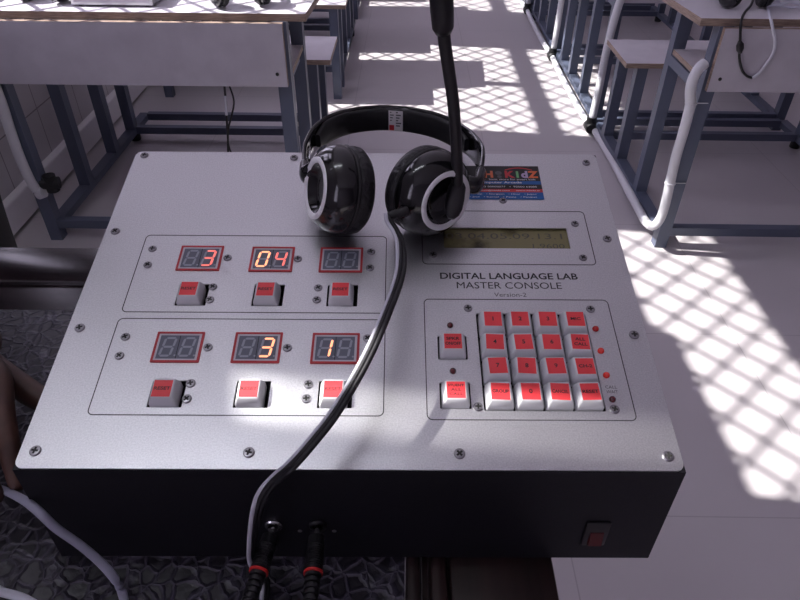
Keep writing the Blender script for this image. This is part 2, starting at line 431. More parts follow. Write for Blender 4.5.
# screws
def screw_bm(R=.0033):
    bm = bmesh.new()
    lathe(bm, [(0, R), (.0006, R), (.0011, R * .85), (.0012, R * .55)], (0, 0, 0), (0, 0, 1), k=20)
    for s in range(2):
        a = .6 + s * PI / 2; c, d = math.cos(a), math.sin(a); l, h = R * .62, R * .19
        vs = [bm.verts.new((c * p * l - d * q * h, d * p * l + c * q * h, .00125)) for p, q in ((-1, -1), (1, -1), (1, 1), (-1, 1))]
        bm.faces.new(vs).material_index = 1
    return bm
sproto = None
def screw(u, v, big=False):
    global sproto
    if sproto is None:
        sproto = obj('screw', screw_bm(), [M['screw'], M['slot']], con, angle=30); o = sproto
    else:
        o = sproto.copy(); COL.objects.link(o)
    o.matrix_local = plate_m(u, v, .00002) @ Matrix.Rotation(random.uniform(0, PI), 4, 'Z')
    if big: o.scale = (1.1, 1.1, 1.1)
for u, v in ((8.3, 300.5), (144.5, 298.4), (277, 297), (409.4, 294.1), (8.1, 204.6), (409.9, 199.4), (8.9, 107.4), (410.7, 103.8), (10.2, 11.5), (145.4, 11), (279, 10.8), (411.4, 9.7)):
    screw(u / 1000, v / 1000, True)
for u, v in ((386.5, 216.4), (386.6, 178.5), (267.3, 180.7), (267.3, 218), (291.8, 127.3), (383.2, 127), (293.3, 45.2 - .8), (384.2, 43.1),
             (43, 185.4), (43.3, 168.4), (104.5, 176.3), (160.2, 175.6), (217.8, 183.6), (217.5, 166.6), (98.2, 146.5), (98.2, 133.9), (178.6, 146.1), (178.4, 134.5),
             (43.9, 99.7), (44, 83.5), (104.7, 91), (161.1, 90.9), (217.7, 99.5), (217, 84.5), (98.4, 61.4), (98.2, 49.4), (178.6, 61.1), (178.2, 49.9), (329.2, 243.6)):
    screw(u / 1000, v / 1000)
# seven segment displays
def seg_polys(cx, cy, w=.0074, h=.0150, t=.0017, sl=.14):
    g = .0003; x0, x1 = -w / 2, w / 2; y0, ym, y1 = -h / 2, 0, h / 2
    def hseg(y): return [(x0 + g, y), (x0 + t / 2 + g, y + t / 2), (x1 - t / 2 - g, y + t / 2), (x1 - g, y), (x1 - t / 2 - g, y - t / 2), (x0 + t / 2 + g, y - t / 2)]
    def vseg(x, a, b): return [(x, a + g), (x + t / 2, a + t / 2 + g), (x + t / 2, b - t / 2 - g), (x, b - g), (x - t / 2, b - t / 2 - g), (x - t / 2, a + t / 2 + g)]
    P = {'a': hseg(y1), 'g': hseg(ym), 'd': hseg(y0), 'f': vseg(x0, ym, y1), 'b': vseg(x1, ym, y1), 'e': vseg(x0, y0, ym), 'c': vseg(x1, y0, ym)}
    return {k: [(cx + x + sl * y, cy + y) for x, y in p] for k, p in P.items()}
DIG = {'0': 'abcdef', '1': 'bc', '3': 'abgcd', '4': 'fgbc', ' ': ''}
def display(cu, cv, txt, red, lab):
    bm = bmesh.new(); outline(bm, [rrect(-.0170, .0170, -.0130, .0130, .0006), rrect(-.0153, .0153, -.0113, .0113, .0004)], .0008, .0008)
    o = obj('number_display', bm, M['red_frame'], con); onplate(o, cu, cv, 0); o['label'] = lab
    bm = bmesh.new(); outline(bm, [rrect(-.0153, .0153, -.0113, .0113, .0004), rrect(-.0140, .0136, -.0100, .0100, .0003)], .0006, .0006)
    quad(bm, -.0140, .0136, -.0100, .0100, .0004, 1)
    quad(bm, -.00025, .00025, -.0100, .0100, .00045, 2)
    raw('display_window', bm, [M['white_frame'], M['dispbg'], M['ink']], o)
    for k, (ch, x) in enumerate(zip(txt, (-.0071, .0066))):
        bm = bmesh.new()
        for s, p in seg_polys(x, 0).items():
            f = bm.faces.new([bm.verts.new((a, b, .0006)) for a, b in p]); f.material_index = 1 if s in DIG[ch] else 0
        c = [(x + .0062 + .0008 * math.cos(j), -.0072 + .0008 * math.sin(j)) for j in [2 * PI * q / 10 for q in range(10)]]
        bm.faces.new([bm.verts.new((a, b, .0006)) for a, b in c])
        raw('digit', bm, [M['segoff'], M['segon_red'] if red[k] else M['segon']], o)
display(.0830, .1757, ' 3', (0, 1), 'upper left number display, second digit lit as 3')
display(.1398, .1750, '04', (0, 1), 'upper middle number display reading 04')
display(.1945, .1747, '  ', (0, 0), 'upper right number display, unlit')
display(.0835, .0911, '  ', (0, 0), 'lower left number display, unlit')
display(.1397, .0910, ' 3', (0, 0), 'lower middle number display, second digit lit as 3')
display(.1952, .0907, '1 ', (0, 0), 'lower right number display, first digit lit as 1')
# keys
def cap_bm(b=.0093, tx=.0070, ty=.0070, dy=.0004, h=.0078, low=-.004):
    bm = bmesh.new()
    lv = [(low, b, b, 0), (.0015, b, b, 0), (h - .0009, tx + .0004, ty + .0006, dy), (h - .0003, tx + .0001, ty + .0001, dy), (h, tx - .0006, ty - .0006, dy)]
    rings = []
    for z, x, y, o in lv: rings.append([bm.verts.new((px, py + o, z)) for px, py in rrect(-x, x, -y, y, .0014, 4)])
    k = len(rings[0])
    for i in range(len(lv) - 1):
        for j in range(k): bm.faces.new((rings[i][j], rings[i][(j + 1) % k], rings[i + 1][(j + 1) % k], rings[i + 1][j]))
    bm.faces.new(rings[0]); bm.faces.new(rings[-1]); return bm
capm = None
def key(name, u, v, lines, lab, w0=0., tilt=0., lw=.0062):
    global capm
    if capm is None:
        o = obj(name, cap_bm(), M['cap'], con, angle=50); capm = o.data
    else:
        o = bpy.data.objects.new(name, capm); COL.objects.link(o); o.parent = con
    onplate(o, u, v, w0); o['label'] = lab
    bm = bmesh.new(); zt = .00785; dy = .0003
    jx, jy = random.uniform(-.0002, .0002), random.uniform(-.0002, .0002)
    quad(bm, -lw + jx, lw + jx, dy - .0064 + jy, dy + .0062 + jy, zt, 0)
    n = len(lines)
    for i, s in enumerate(lines):
        h = .0034 if len(s) == 1 else (.0025 if n < 3 else .0019)
        y = dy + jy + (0 if n == 1 else (.0021 if i == 0 else -.0021) if n == 2 else (.0033, 0, -.0033)[i])
        wd = None if len(s) == 1 else min(.0108, .0021 * len(s) + .0008)
        text(bm, s, jx, y, wd, h, zt + .00006, 1, bold=.022)
    if tilt: bmesh.ops.rotate(bm, verts=bm.verts[:], cent=(0, 0, 0), matrix=Matrix.Rotation(tilt, 3, 'Z'))
    raw('key_label', bm, [M['redlabel'], M['ink']], o)
for r, v in enumerate(BV):
    for c, u in enumerate(BU):
        key('reset_button', u, v, ['RESET'], 'grey key with red label reading RESET, below the %s %s number display' % (('upper', 'lower')[r], ('left', 'middle', 'right')[c]))
LAB = [['1', '2', '3', 'MIC'], ['4', '5', '6', 'ALL\nCALL'], ['7', '8', '9', 'CH-2'], ['GROUP', '0', 'CANCEL', 'RESET']]
for j in range(4):
    for i in range(4):
        key('keypad_key', KU[i], KV[j], LAB[j][i].split('\n'), 'keypad key with red label reading %s' % LAB[j][i].replace('\n', ' '), tilt=random.uniform(-.05, .05))
key('call_button', CU_, CV[0], ['SPKR', 'ON/OFF'], 'single key left of the keypad reading SPKR ON/OFF')
key('call_button', CU_, CV[1], ['STUENT', 'ALL', 'CALL'], 'single key left of the keypad reading STUENT ALL CALL')
# LEDs
def led(u, v, m, lab):
    bm = bmesh.new(); lathe(bm, [(0, .0024), (.0006, .0024), (.0016, .0021), (.0024, .0014), (.0027, .0006)], (0, 0, 0), (0, 0, 1), k=18)
    o = obj('indicator_light', bm, M[m], con, smooth=True); onplate(o, u, v, 0); o['label'] = lab
led(.2777, .1113, 'led_off', 'dark red indicator above the SPKR key'); led(.2778, .0722, 'led_off', 'dark red indicator above the STUENT key')
led(.3836, .1088, 'led_mid', 'red indicator beside the MIC key'); led(.3838, .0896, 'led_on', 'lit red indicator beside the ALL CALL key')
led(.3838, .0695, 'led_on', 'lit red indicator beside the CH-2 key'); led(.3842, .0505, 'led_off', 'dark red indicator under the words CALL WAIT')
# screen
bm = bmesh.new(); quad(bm, LX0 - .002, LX1 + .002, LY0 - .002, LY1 + .002, -.0030, 0)
o = raw('display_screen', bm, M['lcd'], con); onplate(o, 0, 0, 0); o['label'] = 'small olive green character screen'
bm = bmesh.new(); text(bm, '03.04.05.09.13.1', (LX0 + LX1) / 2 - .001, .2048, .096, .0062, -.0029)
text(bm, '1.9600', .3620, .1938, .026, .0052, -.0029)
onplate(raw('screen_text', bm, M['lcdink'], con), 0, 0, 0)
# printed lettering
bm = bmesh.new()
text(bm, 'DIGITAL LANGUAGE LAB', .3255, .1590, .1068, .0064, .00015, bold=.018)
text(bm, 'MASTER CONSOLE', .3248, .1496, .0805, .0064, .00015)
onplate(raw('lettering', bm, M['ink'], con), 0, 0, 0)
bm = bmesh.new(); text(bm, 'Version-2', .3247, .1405, .0245, .0040, .00015)
text(bm, 'CALL', .3853, .0602, .0080, .0024, .00015); text(bm, 'WAIT', .3853, .0565, .0078, .0024, .00015)
onplate(raw('small_lettering', bm, M['greyink'], con), 0, 0, 0)
# business card sticker
bm = bmesh.new(); x0, x1, y0, y1 = .2800, .3650, .2452, .2888
z = .0003
quad(bm, x0, x1, y0, y1, z, 0)
def fy(f): return y1 - (y1 - y0) * f
quad(bm, x0, x1, fy(.56), fy(.46), z + .00005, 1)
quad(bm, x0, x1, fy(.79), fy(.70), z + .00005, 2); quad(bm, x0, x1, y0, fy(.79), z + .00005, 1)
zt = z + .0001
for ch, cx, m_ in (('H', .3195, 4), ('K', .3385, 2), ('i', .3452, 5), ('d', .3514, 6), ('Z', .3590, 4)):
    text(bm, ch, cx, fy(.26), None, .0092 if ch != 'i' else .0088, zt, m_, bold=.05)
for rr, cxx, cyy in ((.0030, .3285, fy(.22)), (.0021, .3290, fy(.33))):
    bm.faces.new([bm.verts.new((cxx + rr * math.cos(q * PI / 8), cyy + rr * .9 * math.sin(q * PI / 8), zt)) for q in range(16)]).material_index = 7
arc = [(.3345 + .0245 * q / 10, fy(.13) + .0030 * math.sin(PI * q / 10)) for q in range(11)]
for (ax, ay), (bx_, by) in zip(arc[:-1], arc[1:]):
    bm.faces.new([bm.verts.new(p) for p in ((ax, ay - .0005, zt), (bx_, by - .0005, zt), (bx_, by + .0006, zt), (ax, ay + .0006, zt))]).material_index = 2
text(bm, 'basic store for smart kids', .3400, fy(.41), .041, .0021, zt, 3)
text(bm, 'Computer Arcade', .3280, fy(.51), .040, .0032, zt, 3, bold=.02)
text(bm, '92543 00000077   •  92500 63005', .3335, fy(.63), .054, .0020, zt, 3, bold=.01)
text(bm, 'mail@hkidz.com     www.hkidz.in', .3365, fy(.745), .052, .0020, zt, 3, bold=.01)
text(bm, '• Hap   • Gurgaon   • Hisar   • Jaipur', .3315, fy(.85), .056, .0020, zt, 3, bold=.01)
text(bm, '• Jind   • Karnal   • Patna   • Panipat', .3300, fy(.935), .058, .0020, zt, 3, bold=.01)
o = raw('sticker', bm, [M['stk_black'], M['stk_blue'], M['stk_red'], M['stk_white'], M['stk_orange'], M['stk_green'], M['stk_purple'], M['greyink']], con)
onplate(o, 0, 0, 0); o['label'] = 'black, blue and red business card sticker'
# rocker switch on the front
bm = bmesh.new(); box(bm, .3678, .3848, -.0026, .0, .0185, .0455, bev=.0012)
o = obj('rocker_switch', bm, M['black_pl'], con, angle=40); o['label'] = 'red rocker switch in a black bezel'
bm = bmesh.new()
prof = [(-.0024, .0215), (-.0050, .0223), (-.0040, .0290), (-.0030, .0350), (-.0015, .0350), (-.0015, .0215)]
a_ = [bm.verts.new((.3720, y, zz)) for y, zz in prof]; b_ = [bm.verts.new((.3812, y, zz)) for y, zz in prof]
bm.faces.new(a_); bm.faces.new(b_[::-1])
for i in range(6): bm.faces.new((a_[i], b_[i], b_[(i + 1) % 6], a_[(i + 1) % 6]))
obj('rocker', bm, M['switchred'], o)
# audio sockets and bracket screws
SZ = .0405
for x in (.1560, .1860):
    bm = bmesh.new(); lathe(bm, [(-.001, .0062), (.0022, .0062), (.0030, .0052), (.0030, .0036), (-.001, .0036)], (x, 0, SZ), (0, -1, 0), k=24, caps=(False, False))
    obj('audio_socket', bm, M['chrome'] if x < .16 else M['black_pl'], con, angle=30)
for x in (.173, .1965):
    bm = bmesh.new(); lathe(bm, [(-.001, .0016), (.0006, .0016), (.001, .0010)], (x, 0, SZ - .008), (0, -1, 0), k=12)
    obj('front_screw', bm, M['screw'], con)

# ------------------------------------------------------------------ headset lying on the console
def ray(x, y): return right * ((x - 400) / F) + upv * ((300 - y) / F) + fw
def on_plate_px(x, y, w):        # helper used once to lay the pieces out: point at height w above the plate
    n = (CONW.to_3x3() @ V((0, -sa, ca))); p0 = CONW @ V((0, 0, HF)); r = ray(x, y)
    return CAM + r * ((w - (CAM - p0).dot(n)) / r.dot(n))
HZ = .9760
hs = thing('headset', 'black and white headset with raised microphone lying on the silver console', 'headset', (.232, .25, TZ + .11))
HL = hs.location
def cup(cen, n):
    cen = V(cen) - HL; n = V(n).normalized()
    bm = bmesh.new()
    lathe(bm, [(0, .0320), (.001, .0340), (.005, .0348), (.010, .0344), (.015, .0325), (.0192, .0290), (.0225, .0250), (.0234, .0236), (.0224, .0176), (.0180, .0165), (.0172, .010), (.0168, .002)], cen, n, k=56)
    c = obj('ear_cup', bm, M['gloss_black'], hs, smooth=True)
    bm = bmesh.new(); lathe(bm, [(.0215, .0244), (.0238, .0240), (.0247, .0222), (.0242, .0201), (.0205, .0184)], cen, n, k=56, caps=(False, False))
    obj('trim_ring', bm, M['white_pl'], c, smooth=True)
    bm = bmesh.new(); k = 72
    pr = [(-.0005, .0335), (-.003, .0344), (-.006, .0348), (-.010, .0340), (-.0135, .0308), (-.0148, .0262), (-.0135, .0215), (-.009, .0190), (-.005, .0185), (-.005, .004)]
    lathe(bm, pr, cen, n, k=k)
    obj('ear_cushion', bm, M['cushion'], c, smooth=True)
    bm = bmesh.new(); lathe(bm, [(-.0008, .0342), (.0004, .0352), (.0016, .0342)], cen, n, k=56, caps=(False, False))
    obj('seam', bm, M['black_pl'], c, smooth=True)
    return c
nL = V((-.88, -.39, .27)).normalized(); nR = V((.60, -.78, .06)).normalized()
cL = on_plate_px(343, 190, .0342); cR = on_plate_px(427, 191, .0340)
cupL = cup(cL, nL); cupR = cup(cR, nR)
# headband
bp = [(.1600, .232), (.1575, .262), (.1625, .298), (.178, .325), (.205, .340), (.238, .341), (.272, .325), (.296, .294), (.3065, .258), (.3030, .224)]
P_ = catmull([V((x, y, HZ)) - HL for x, y in bp], 8)
def band_prof(hw, th, off=0.):
    def f(i, q):
        e = min(q, 1 - q); k = min(1, .55 + e * 4.5); h = hw * k
        return [(off + th, -h * .7), (off + th * .6, -h * .95), (off, -h), (off - th * .6, -h * .95), (off - th, -h * .7), (off - th, h * .7), (off - th * .6, h * .95), (off, h), (off + th * .6, h * .95), (off + th, h * .7)]
    return f
bm = bmesh.new(); sweep(bm, P_, band_prof(.0125, .0020), up=(0, 0, 1)); obj('headband', bm, M['gloss_black'], hs, angle=50)
bm = bmesh.new(); sweep(bm, P_[14:-14], band_prof(.0108, .0024, .0042), up=(0, 0, 1)); obj('headband_padding', bm, M['band_in'], hs, angle=60)
# arms joining the band to the cups
for pts in ([(.1596, .236, HZ), (.1620, .222, HZ + .001), cL + nL * .019 + V((-.002, .020, .008)), cL + nL * .010 + V((.0, .027, .006))],
            [(.3035, .228, HZ), (.2990, .210, HZ), cR + nR * .015 + V((.020, .016, .005)), cR + nR * .006 + V((.012, .024, .006))]):
    bm = bmesh.new(); sweep(bm, catmull([V(p) - HL for p in pts], 6), lambda i, f: circ(.0045, 12, .0085 - .002 * f), up=(0, 0, 1))
    obj('yoke', bm, M['gloss_black'], hs, smooth=True)
# slider insert (bright) on the left
bm = bmesh.new(); sweep(bm, [V(p) - HL for p in ((.1622, .245, HZ), (.1612, .258, HZ), (.1618, .270, HZ))], lambda i, f: circ(.0012, 8, .0050), up=(0, 0, 1))
obj('slider', bm, M['chrome'], hs, smooth=True)
# paper label inside the band
def label_at(q0, q1):
    i0, i1 = int(q0 * (len(P_) - 1)), int(q1 * (len(P_) - 1))
    a, b = P_[i0], P_[i1]; d = (b - a).normalized(); n = d.cross(V((0, 0, 1))); 
    return a, b, d, n
ia = min(range(len(P_)), key=lambda i: (P_[i] + HL - V((.2335, .341, HZ))).length)
c_ = P_[ia]; d_ = (P_[ia + 1] - P_[ia - 1]).normalized(); n_ = d_.cross(V((0, 0, 1))).normalized()
Q = Matrix(((d_.x, 0, n_.x, 0), (d_.y, 0, n_.y, 0), (0, 1, 0, 0), (0, 0, 0, 1)))
bm = bmesh.new(); quad(bm, -.0068, .0068, -.0100, .0100, 0, 0)
quad(bm, -.0062, -.0015, -.0092, -.0040, .0001, 1)
for k in range(6):
    ln = .0018 + .004 * ((k * 37) % 10) / 10
    quad(bm, .0002, .0002 + ln, .0078 - k * .0026, .0090 - k * .0026, .0001, 2)
    if k < 4: quad(bm, -.0055, -.0055 + ln * .8, .0078 - k * .0026, .0088 - k * .0026, .0001, 2)
o = raw('label', bm, [M['paper'], M['stk_red'], M['greyink']], hs)
o.matrix_local = Matrix.Translation(c_ + n_ * .0072) @ Q; o['label'] = 'white printed label inside the headband'
# microphone boom
pv = cR + nR * .0265
top = [(457.5, 186, .500), (457, 165, .487), (456, 140, .473), (453.5, 105, .455), (449.5, 75, .440), (445, 45, .425), (442.5, 20, .415), (441, -8, .405)]
bpnts = [CAM + ray(x, y) * d - HL for x, y, d in top]
boom0 = bpnts[0]
bm = bmesh.new(); tube(bm, bpnts[:7], .0043, k=14)
boom = obj('microphone_boom', bm, M['black_pl'], hs, smooth=True)
mic = [CAM + ray(x, y) * d - HL for x, y, d in ((443.5, 33, .4195), (443, 28, .417), (442, 10, .410), (440.5, -12, .402), (439.5, -26, .397), (439.2, -31, .395))]
bm = bmesh.new(); sweep(bm, mic, lambda i, f: circ((.0052, .0070, .0076, .0076, .0062, .003)[i], 16)); obj('microphone', bm, M['black_pl'], boom, smooth=True)
# flat pivot paddle clipped on the ring
pa = boom0; pb = CAM + ray(452.5, 212) * ((pv - CAM).dot(fw) + .002) - HL
dirp = (pb - pa).normalized(); side = dirp.cross(fw).normalized(); nn = side.cross(dirp)
bm = bmesh.new(); rings = []
LN = (pb - pa).length
for s, hw in ((-.004, .0040), (.000, .0066), (LN * .5, .0072), (LN * .85, .0070), (LN + .002, .0054), (LN + .005, .0026)):
    rings.append([bm.verts.new(pa + dirp * s + side * hw * math.cos(2 * PI * j / 14) + nn * .0036 * math.sin(2 * PI * j / 14)) for j in range(14)])
for i in range(len(rings) - 1):
    for j in range(14): bm.faces.new((rings[i][j], rings[i][(j + 1) % 14], rings[i + 1][(j + 1) % 14], rings[i + 1][j]))
bm.faces.new(rings[0]); bm.faces.new(rings[-1]); obj('pivot', bm, M['black_pl'], boom, smooth=True)
# strain relief and two-tone cable
dR = (cR - CAM).dot(fw)
st0 = CAM + ray(408, 210) * (dR - .024); st1 = CAM + ray(388.5, 216.5) * (dR - .026)
bm = bmesh.new(); P2 = [st0.lerp(st1, k / 12) - HL for k in range(13)]
sweep(bm, P2, lambda i, f: circ((.0046 - .0012 * f) * (1.0 if i % 2 else .82), 14)); obj('strain_relief', bm, M['black_pl'], hs, smooth=True)
CABW = [(390, 222, .042), (396, 232, .041), (401, 246, .041), (400, 275, .042), (386, 315, .046), (366, 360, .046), (337, 410, .041), (314, 440, .037), (292, 465, .033)]
def fpt(x, y, Y):
    r = ray(x, y); return CAM + r * ((Y - CAM.y) / r.y)
cab = [st1] + [on_plate_px(x, y, w) for x, y, w in CABW]
cab += [fpt(275, 480, -.015), fpt(262, 497, -.018), fpt(255, 522, -.021), fpt(252.5, 545, -.022), fpt(253.5, 562, -.021), V((.1500, -.022, .7975)), V((.1520, -.036, .7930)), V((.1560, -.070, .7925)), V((.160, -.140, .7925)), V((.162, -.20, .7925))]
cab = [p - HL for p in cab]
def ribbon(bm, pts, off, r, twist, mi):
    Pc = catmull(pts, 8); n = len(Pc); out = []
    for i in range(n):
        tt = (Pc[min(i + 1, n - 1)] - Pc[max(i - 1, 0)]).normalized()
        view = (CAM - HL - Pc[i]).normalized(); s = tt.cross(view).normalized(); u = s.cross(tt)
        a = twist(i / (n - 1)); out.append(Pc[i] + (s * math.cos(a) + u * math.sin(a)) * off)
    sweep(bm, out, lambda i, f: circ(r, 10), mi=mi)
def tw(f):
    def mixf(a, b, x): x = max(0, min(1, x)); x = x * x * (3 - 2 * x); return a + (b - a) * x
    return mixf(.9, -.55, (f - .10) / .16) if f < .5 else mixf(-.55, .75, (f - .52) / .14)
bm = bmesh.new(); ribbon(bm, cab, -.0021, .0017, tw, 0); ribbon(bm, cab, .0005, .0018, tw, 0); ribbon(bm, cab, .0029, .0015, tw, 1)
o = obj('cable', bm, [M['cab_black'], M['cab_white']], hs, smooth=True); o['label'] = 'flat twin cable, black and pale grey'
def plug(x, z, yaw):
    d = V((math.sin(yaw), -math.cos(yaw), -.02)).normalized(); o = V((x, -.0005, z)) - HL
    bm = bmesh.new(); lathe(bm, [(-.012, .0017), (.0068, .0017)], o, d, k=14); pin = bm
    lathe(pin, [(.003, .0026), (.0072, .0026)], o, d, k=16)
    p = obj('plug', pin, M['chrome'], hs, angle=40)
    bm = bmesh.new(); pr = [(.0068, .0042), (.0075, .0054), (.0135, .0058)]
    s = .0140
    while s < .0305: pr += [(s, .0060), (s + .0006, .0060), (s + .0008, .0054), (s + .0013, .0054)]; s += .0016
    pr += [(.0312, .0060), (.0316, .0048)]
    lathe(bm, pr, o, d, k=24); obj('plug_grip', bm, M['black_pl'], p, angle=50)
    bm = bmesh.new(); lathe(bm, [(.0314, .0050), (.0316, .0063), (.0331, .0063), (.0333, .0050)], o, d, k=24); obj('red_ring', bm, M['redring'], p, angle=40)
    bm = bmesh.new(); pr = []; s = .0333
    for k in range(8): pr += [(s, .0054 - k * .00018), (s + .0022, .0054 - k * .00018), (s + .0024, .0036), (s + .0036, .0036)]; s += .0038
    lathe(bm, pr, o, d, k=18); obj('strain_relief', bm, M['black_pl'], p, angle=40)
    e0 = o + d * .060
    bm = bmesh.new(); tube(bm, [e0, e0 + d * .04 + V((0, 0, -.004)), e0 + d * .08 + V((0, 0, -.022)), V((e0.x + .01, -.18 - HL.y, TZ + .0025 - HL.z)), V((e0.x + .01, -.205 - HL.y, TZ + .0025 - HL.z))], .0018)
    obj('plug_cable', bm, M['cab_black'], p, smooth=True)
plug(.1560, TZ + SZ, -.13); plug(.1860, TZ + SZ, .02)

# ------------------------------------------------------------------ grey cable on the table
def tpt(x, y, z): 
    r = ray(x, y); return CAM + r * ((z - H) / r.z)
zc = TZ + .0032
def fpt(x, y, Y):
    r = ray(x, y); return CAM + r * ((Y - CAM.y) / r.y)
pts = [tpt(-60, 478, zc + .02), tpt(-25, 484, zc + .02), fpt(0, 489, .030), fpt(22, 499, .004), fpt(38, 511, -.010), fpt(56, 528, -.015), fpt(80, 545, -.018), fpt(100, 562, -.022), fpt(115, 579, -.028), tpt(122, 592, zc + .001), tpt(125, 608, zc), tpt(124, 630, zc)]
bm = bmesh.new(); P_c = catmull(pts, 8)
sweep(bm, P_c, lambda i, f: circ(.0030, 12, .0018), up=(0, 0, 1))
ds = [(p + V((0, 0, .0)), ) for p in P_c]
o = obj('audio_cable', bm, M['cab_grey'], None, smooth=True); tag(o, 'grey flat cable curving across the leatherette in front of the console', 'cable')
pts = [tpt(-60, 582, zc + .003), tpt(-20, 584, zc), tpt(2, 592, zc), tpt(22, 598, zc), tpt(40, 610, zc), tpt(60, 640, zc)]
bm = bmesh.new(); sweep(bm, catmull(pts, 8), lambda i, f: circ(.0032, 12, .0019), up=(0, 0, 1))
o = obj('audio_cable', bm, M['cab_white'], None, smooth=True); tag(o, 'pale cable crossing the bottom left corner of the leatherette', 'cable')

# ------------------------------------------------------------------ desks with benches
def make_desk():
    r = thing('school_desk', '', 'desk', (0, 0, 0))
    Wd = .88
    # origin: floor under the front left leg's outer corner
    bm = bmesh.new()
    lp = [(-.055, .005), (Wd + .055, .005), (Wd + .075, .43), (-.085, .43)]
    z0, z1 = .722, .742
    lo = [bm.verts.new((x, y, z0)) for x, y in lp]; hi = [bm.verts.new((x, y, z1)) for x, y in lp]
    bm.faces.new(lo).material_index = 1; bm.faces.new(hi)
    for i in range(4): bm.faces.new((lo[i], lo[(i + 1) % 4], hi[(i + 1) % 4], hi[i])).material_index = 1
    obj('tabletop', bm, [M['laminate'], M['ply']], r)
    def board(name, x0, x1, y0, y1, z0, z1, top, edges):
        bm = bmesh.new(); box(bm, x0, x1, y0, y1, z0, z1)
        for f in bm.faces:
            n = f.normal
            f.material_index = 1 if edges(n) else 0
        return obj(name, bm, [top, M['ply']], r)
    mp = board('modesty_panel', .008, Wd - .008, -.018, -.002, .548, .722, M['panel'], lambda n: abs(n.y) < .5)
    for x in (.035, Wd - .035):
        bm = bmesh.new(); lathe(bm, [(0, .005), (.002, .005), (.003, .003)], (x, -.018, .585), (0, -1, 0), k=12); obj('bolt', bm, M['rubber'], mp)
    board('shelf', .003, Wd - .003, .041, .285, .560, .576, M['laminate'], lambda n: abs(n.z) < .5)
    board('bench_seat', -.055, Wd + .055, .53, .82, .432, .450, M['laminate'], lambda n: abs(n.z) < .5)
    t_ = .04
    for x in (0, Wd - t_):
        for y, h in ((0, .722), (.285, .722), (.56, .432), (.785, .432)):
            obj('leg', bx(x, x + t_, y, y + t_, .0 if y == 0 else .0405, h), M['steel'], r)
        obj('base_rail', bx(x, x + t_, t_ + .0005, .98, .0355, .06), M['steel'], r)
        obj('side_rail', bx(x, x + t_ * .6, t_ + .0005, .2845, .525, .556), M['steel'], r)
        obj('seat_rail', bx(x + .006, x + t_ - .006, .6005, .7845, .400, .431), M['steel'], r)
        bm = bmesh.new(); lathe(bm, [(0, .020), (.004, .022), (.030, .022), (.0354, .014)], (x + t_ / 2, .82, 0), (0, 0, 1), k=16)
        obj('foot', bm, M['rubber'], r, angle=40)
    for y, z in ((.004, .046), (.80, .036), (.95, .036)):
        obj('cross_rail', bx(t_ + .0005, Wd - t_ - .0005, y, y + .03, z, z + .030), M['steel'], r)
    return r
desk = make_desk()
desk.location = (1.10, 1.615, 0)
desk['label'] = 'white-topped student desk on blue-grey frame, nearest on the right of the aisle'
desk['group'] = 'student desks in two rows'
for i, lab in enumerate(('second student desk from the front on the right of the aisle', 'third student desk back on the right of the aisle', 'farthest student desk on the right of the aisle')):
    c = copy_tree(desk); c.location = (1.10, 1.615 + 1.0 * (i + 1), 0); c['label'] = lab
for i, (y, lab) in enumerate(((1.615, 'student desk with sunlit top standing behind the console on the left of the aisle'), (3.20, 'second student desk on the left of the aisle, behind the sunlit one'), (4.40, 'farthest student desk on the left of the aisle'))):
    c = copy_tree(desk); c.location = (-.97, y, 0); c['label'] = lab
# low bench between the left desks
b = thing('bench', 'low white bench standing behind the sunlit left desk', 'bench', (-.97, 2.92, 0))
bm = bmesh.new(); box(bm, -.04, .93, 0, .25, .432, .45)
for f in bm.faces: f.material_index = 1 if abs(f.normal.z) < .5 else 0
obj('bench_seat', bm, [M['laminate'], M['ply']], b)
for x in (.0, .85):
    for y in (.02, .19): obj('leg', bx(x, x + .04, y, y + .04, 0, .4315), M['steel'], b)

# ------------------------------------------------------------------ white conduit along the right row
cx = 1.088
c = thing('conduit', 'white plastic conduit running along the floor and up the right desk legs', 'pipe', (cx, 1.6, 0))
def cl(p): return V(p) - c.location
R = .0148
bm = bmesh.new()
def ypt(x, y, Y): r_ = ray(x, y); return CAM + r_ * ((Y - CAM.y) / r_.y)
def zpt(x, y, z): r_ = ray(x, y); return CAM + r_ * ((z - H) / r_.z)
tube(bm, [cl(p) for p in (ypt(691, 103, 1.598), ypt(684, 130, 1.597), ypt(676, 157, 1.597), ypt(670, 183, 1.597), ypt(665, 205, 1.597), ypt(660, 219, 1.597), ypt(653, 226, 1.602), zpt(646, 222, .055), zpt(640, 212, .050), zpt(627, 188, .040), zpt(611, 158, .026), zpt(602, 143, .020), zpt(595, 131, .03))], R, k=14, n=6)
obj('floor_pipe', bm, M['pvc'], c, smooth=True)
bm = bmesh.new(); tube(bm, [cl(p) for p in (ypt(705, 63, 1.606), ypt(698.5, 69, 1.598), ypt(693, 79, 1.596), ypt(690.5, 91, 1.596), ypt(691, 104, 1.598))], .0150, k=14, n=6)
obj('pipe_end', bm, M['pvc'], c, smooth=True)
for z in ((691, 103), (670, 183)):
    bm = bmesh.new(); lathe(bm, [(-.002, .0172), (.002, .0172)], cl((ypt(*z, 1.597))), (0, 0, 1), k=16)
    box(bm, *(lambda q: (q.x, q.x + .05, q.y - .002, q.y, q.z - .001, q.z + .001))(cl(ypt(*z, 1.612))))
    obj('cable_tie', bm, M['pvc'], c)
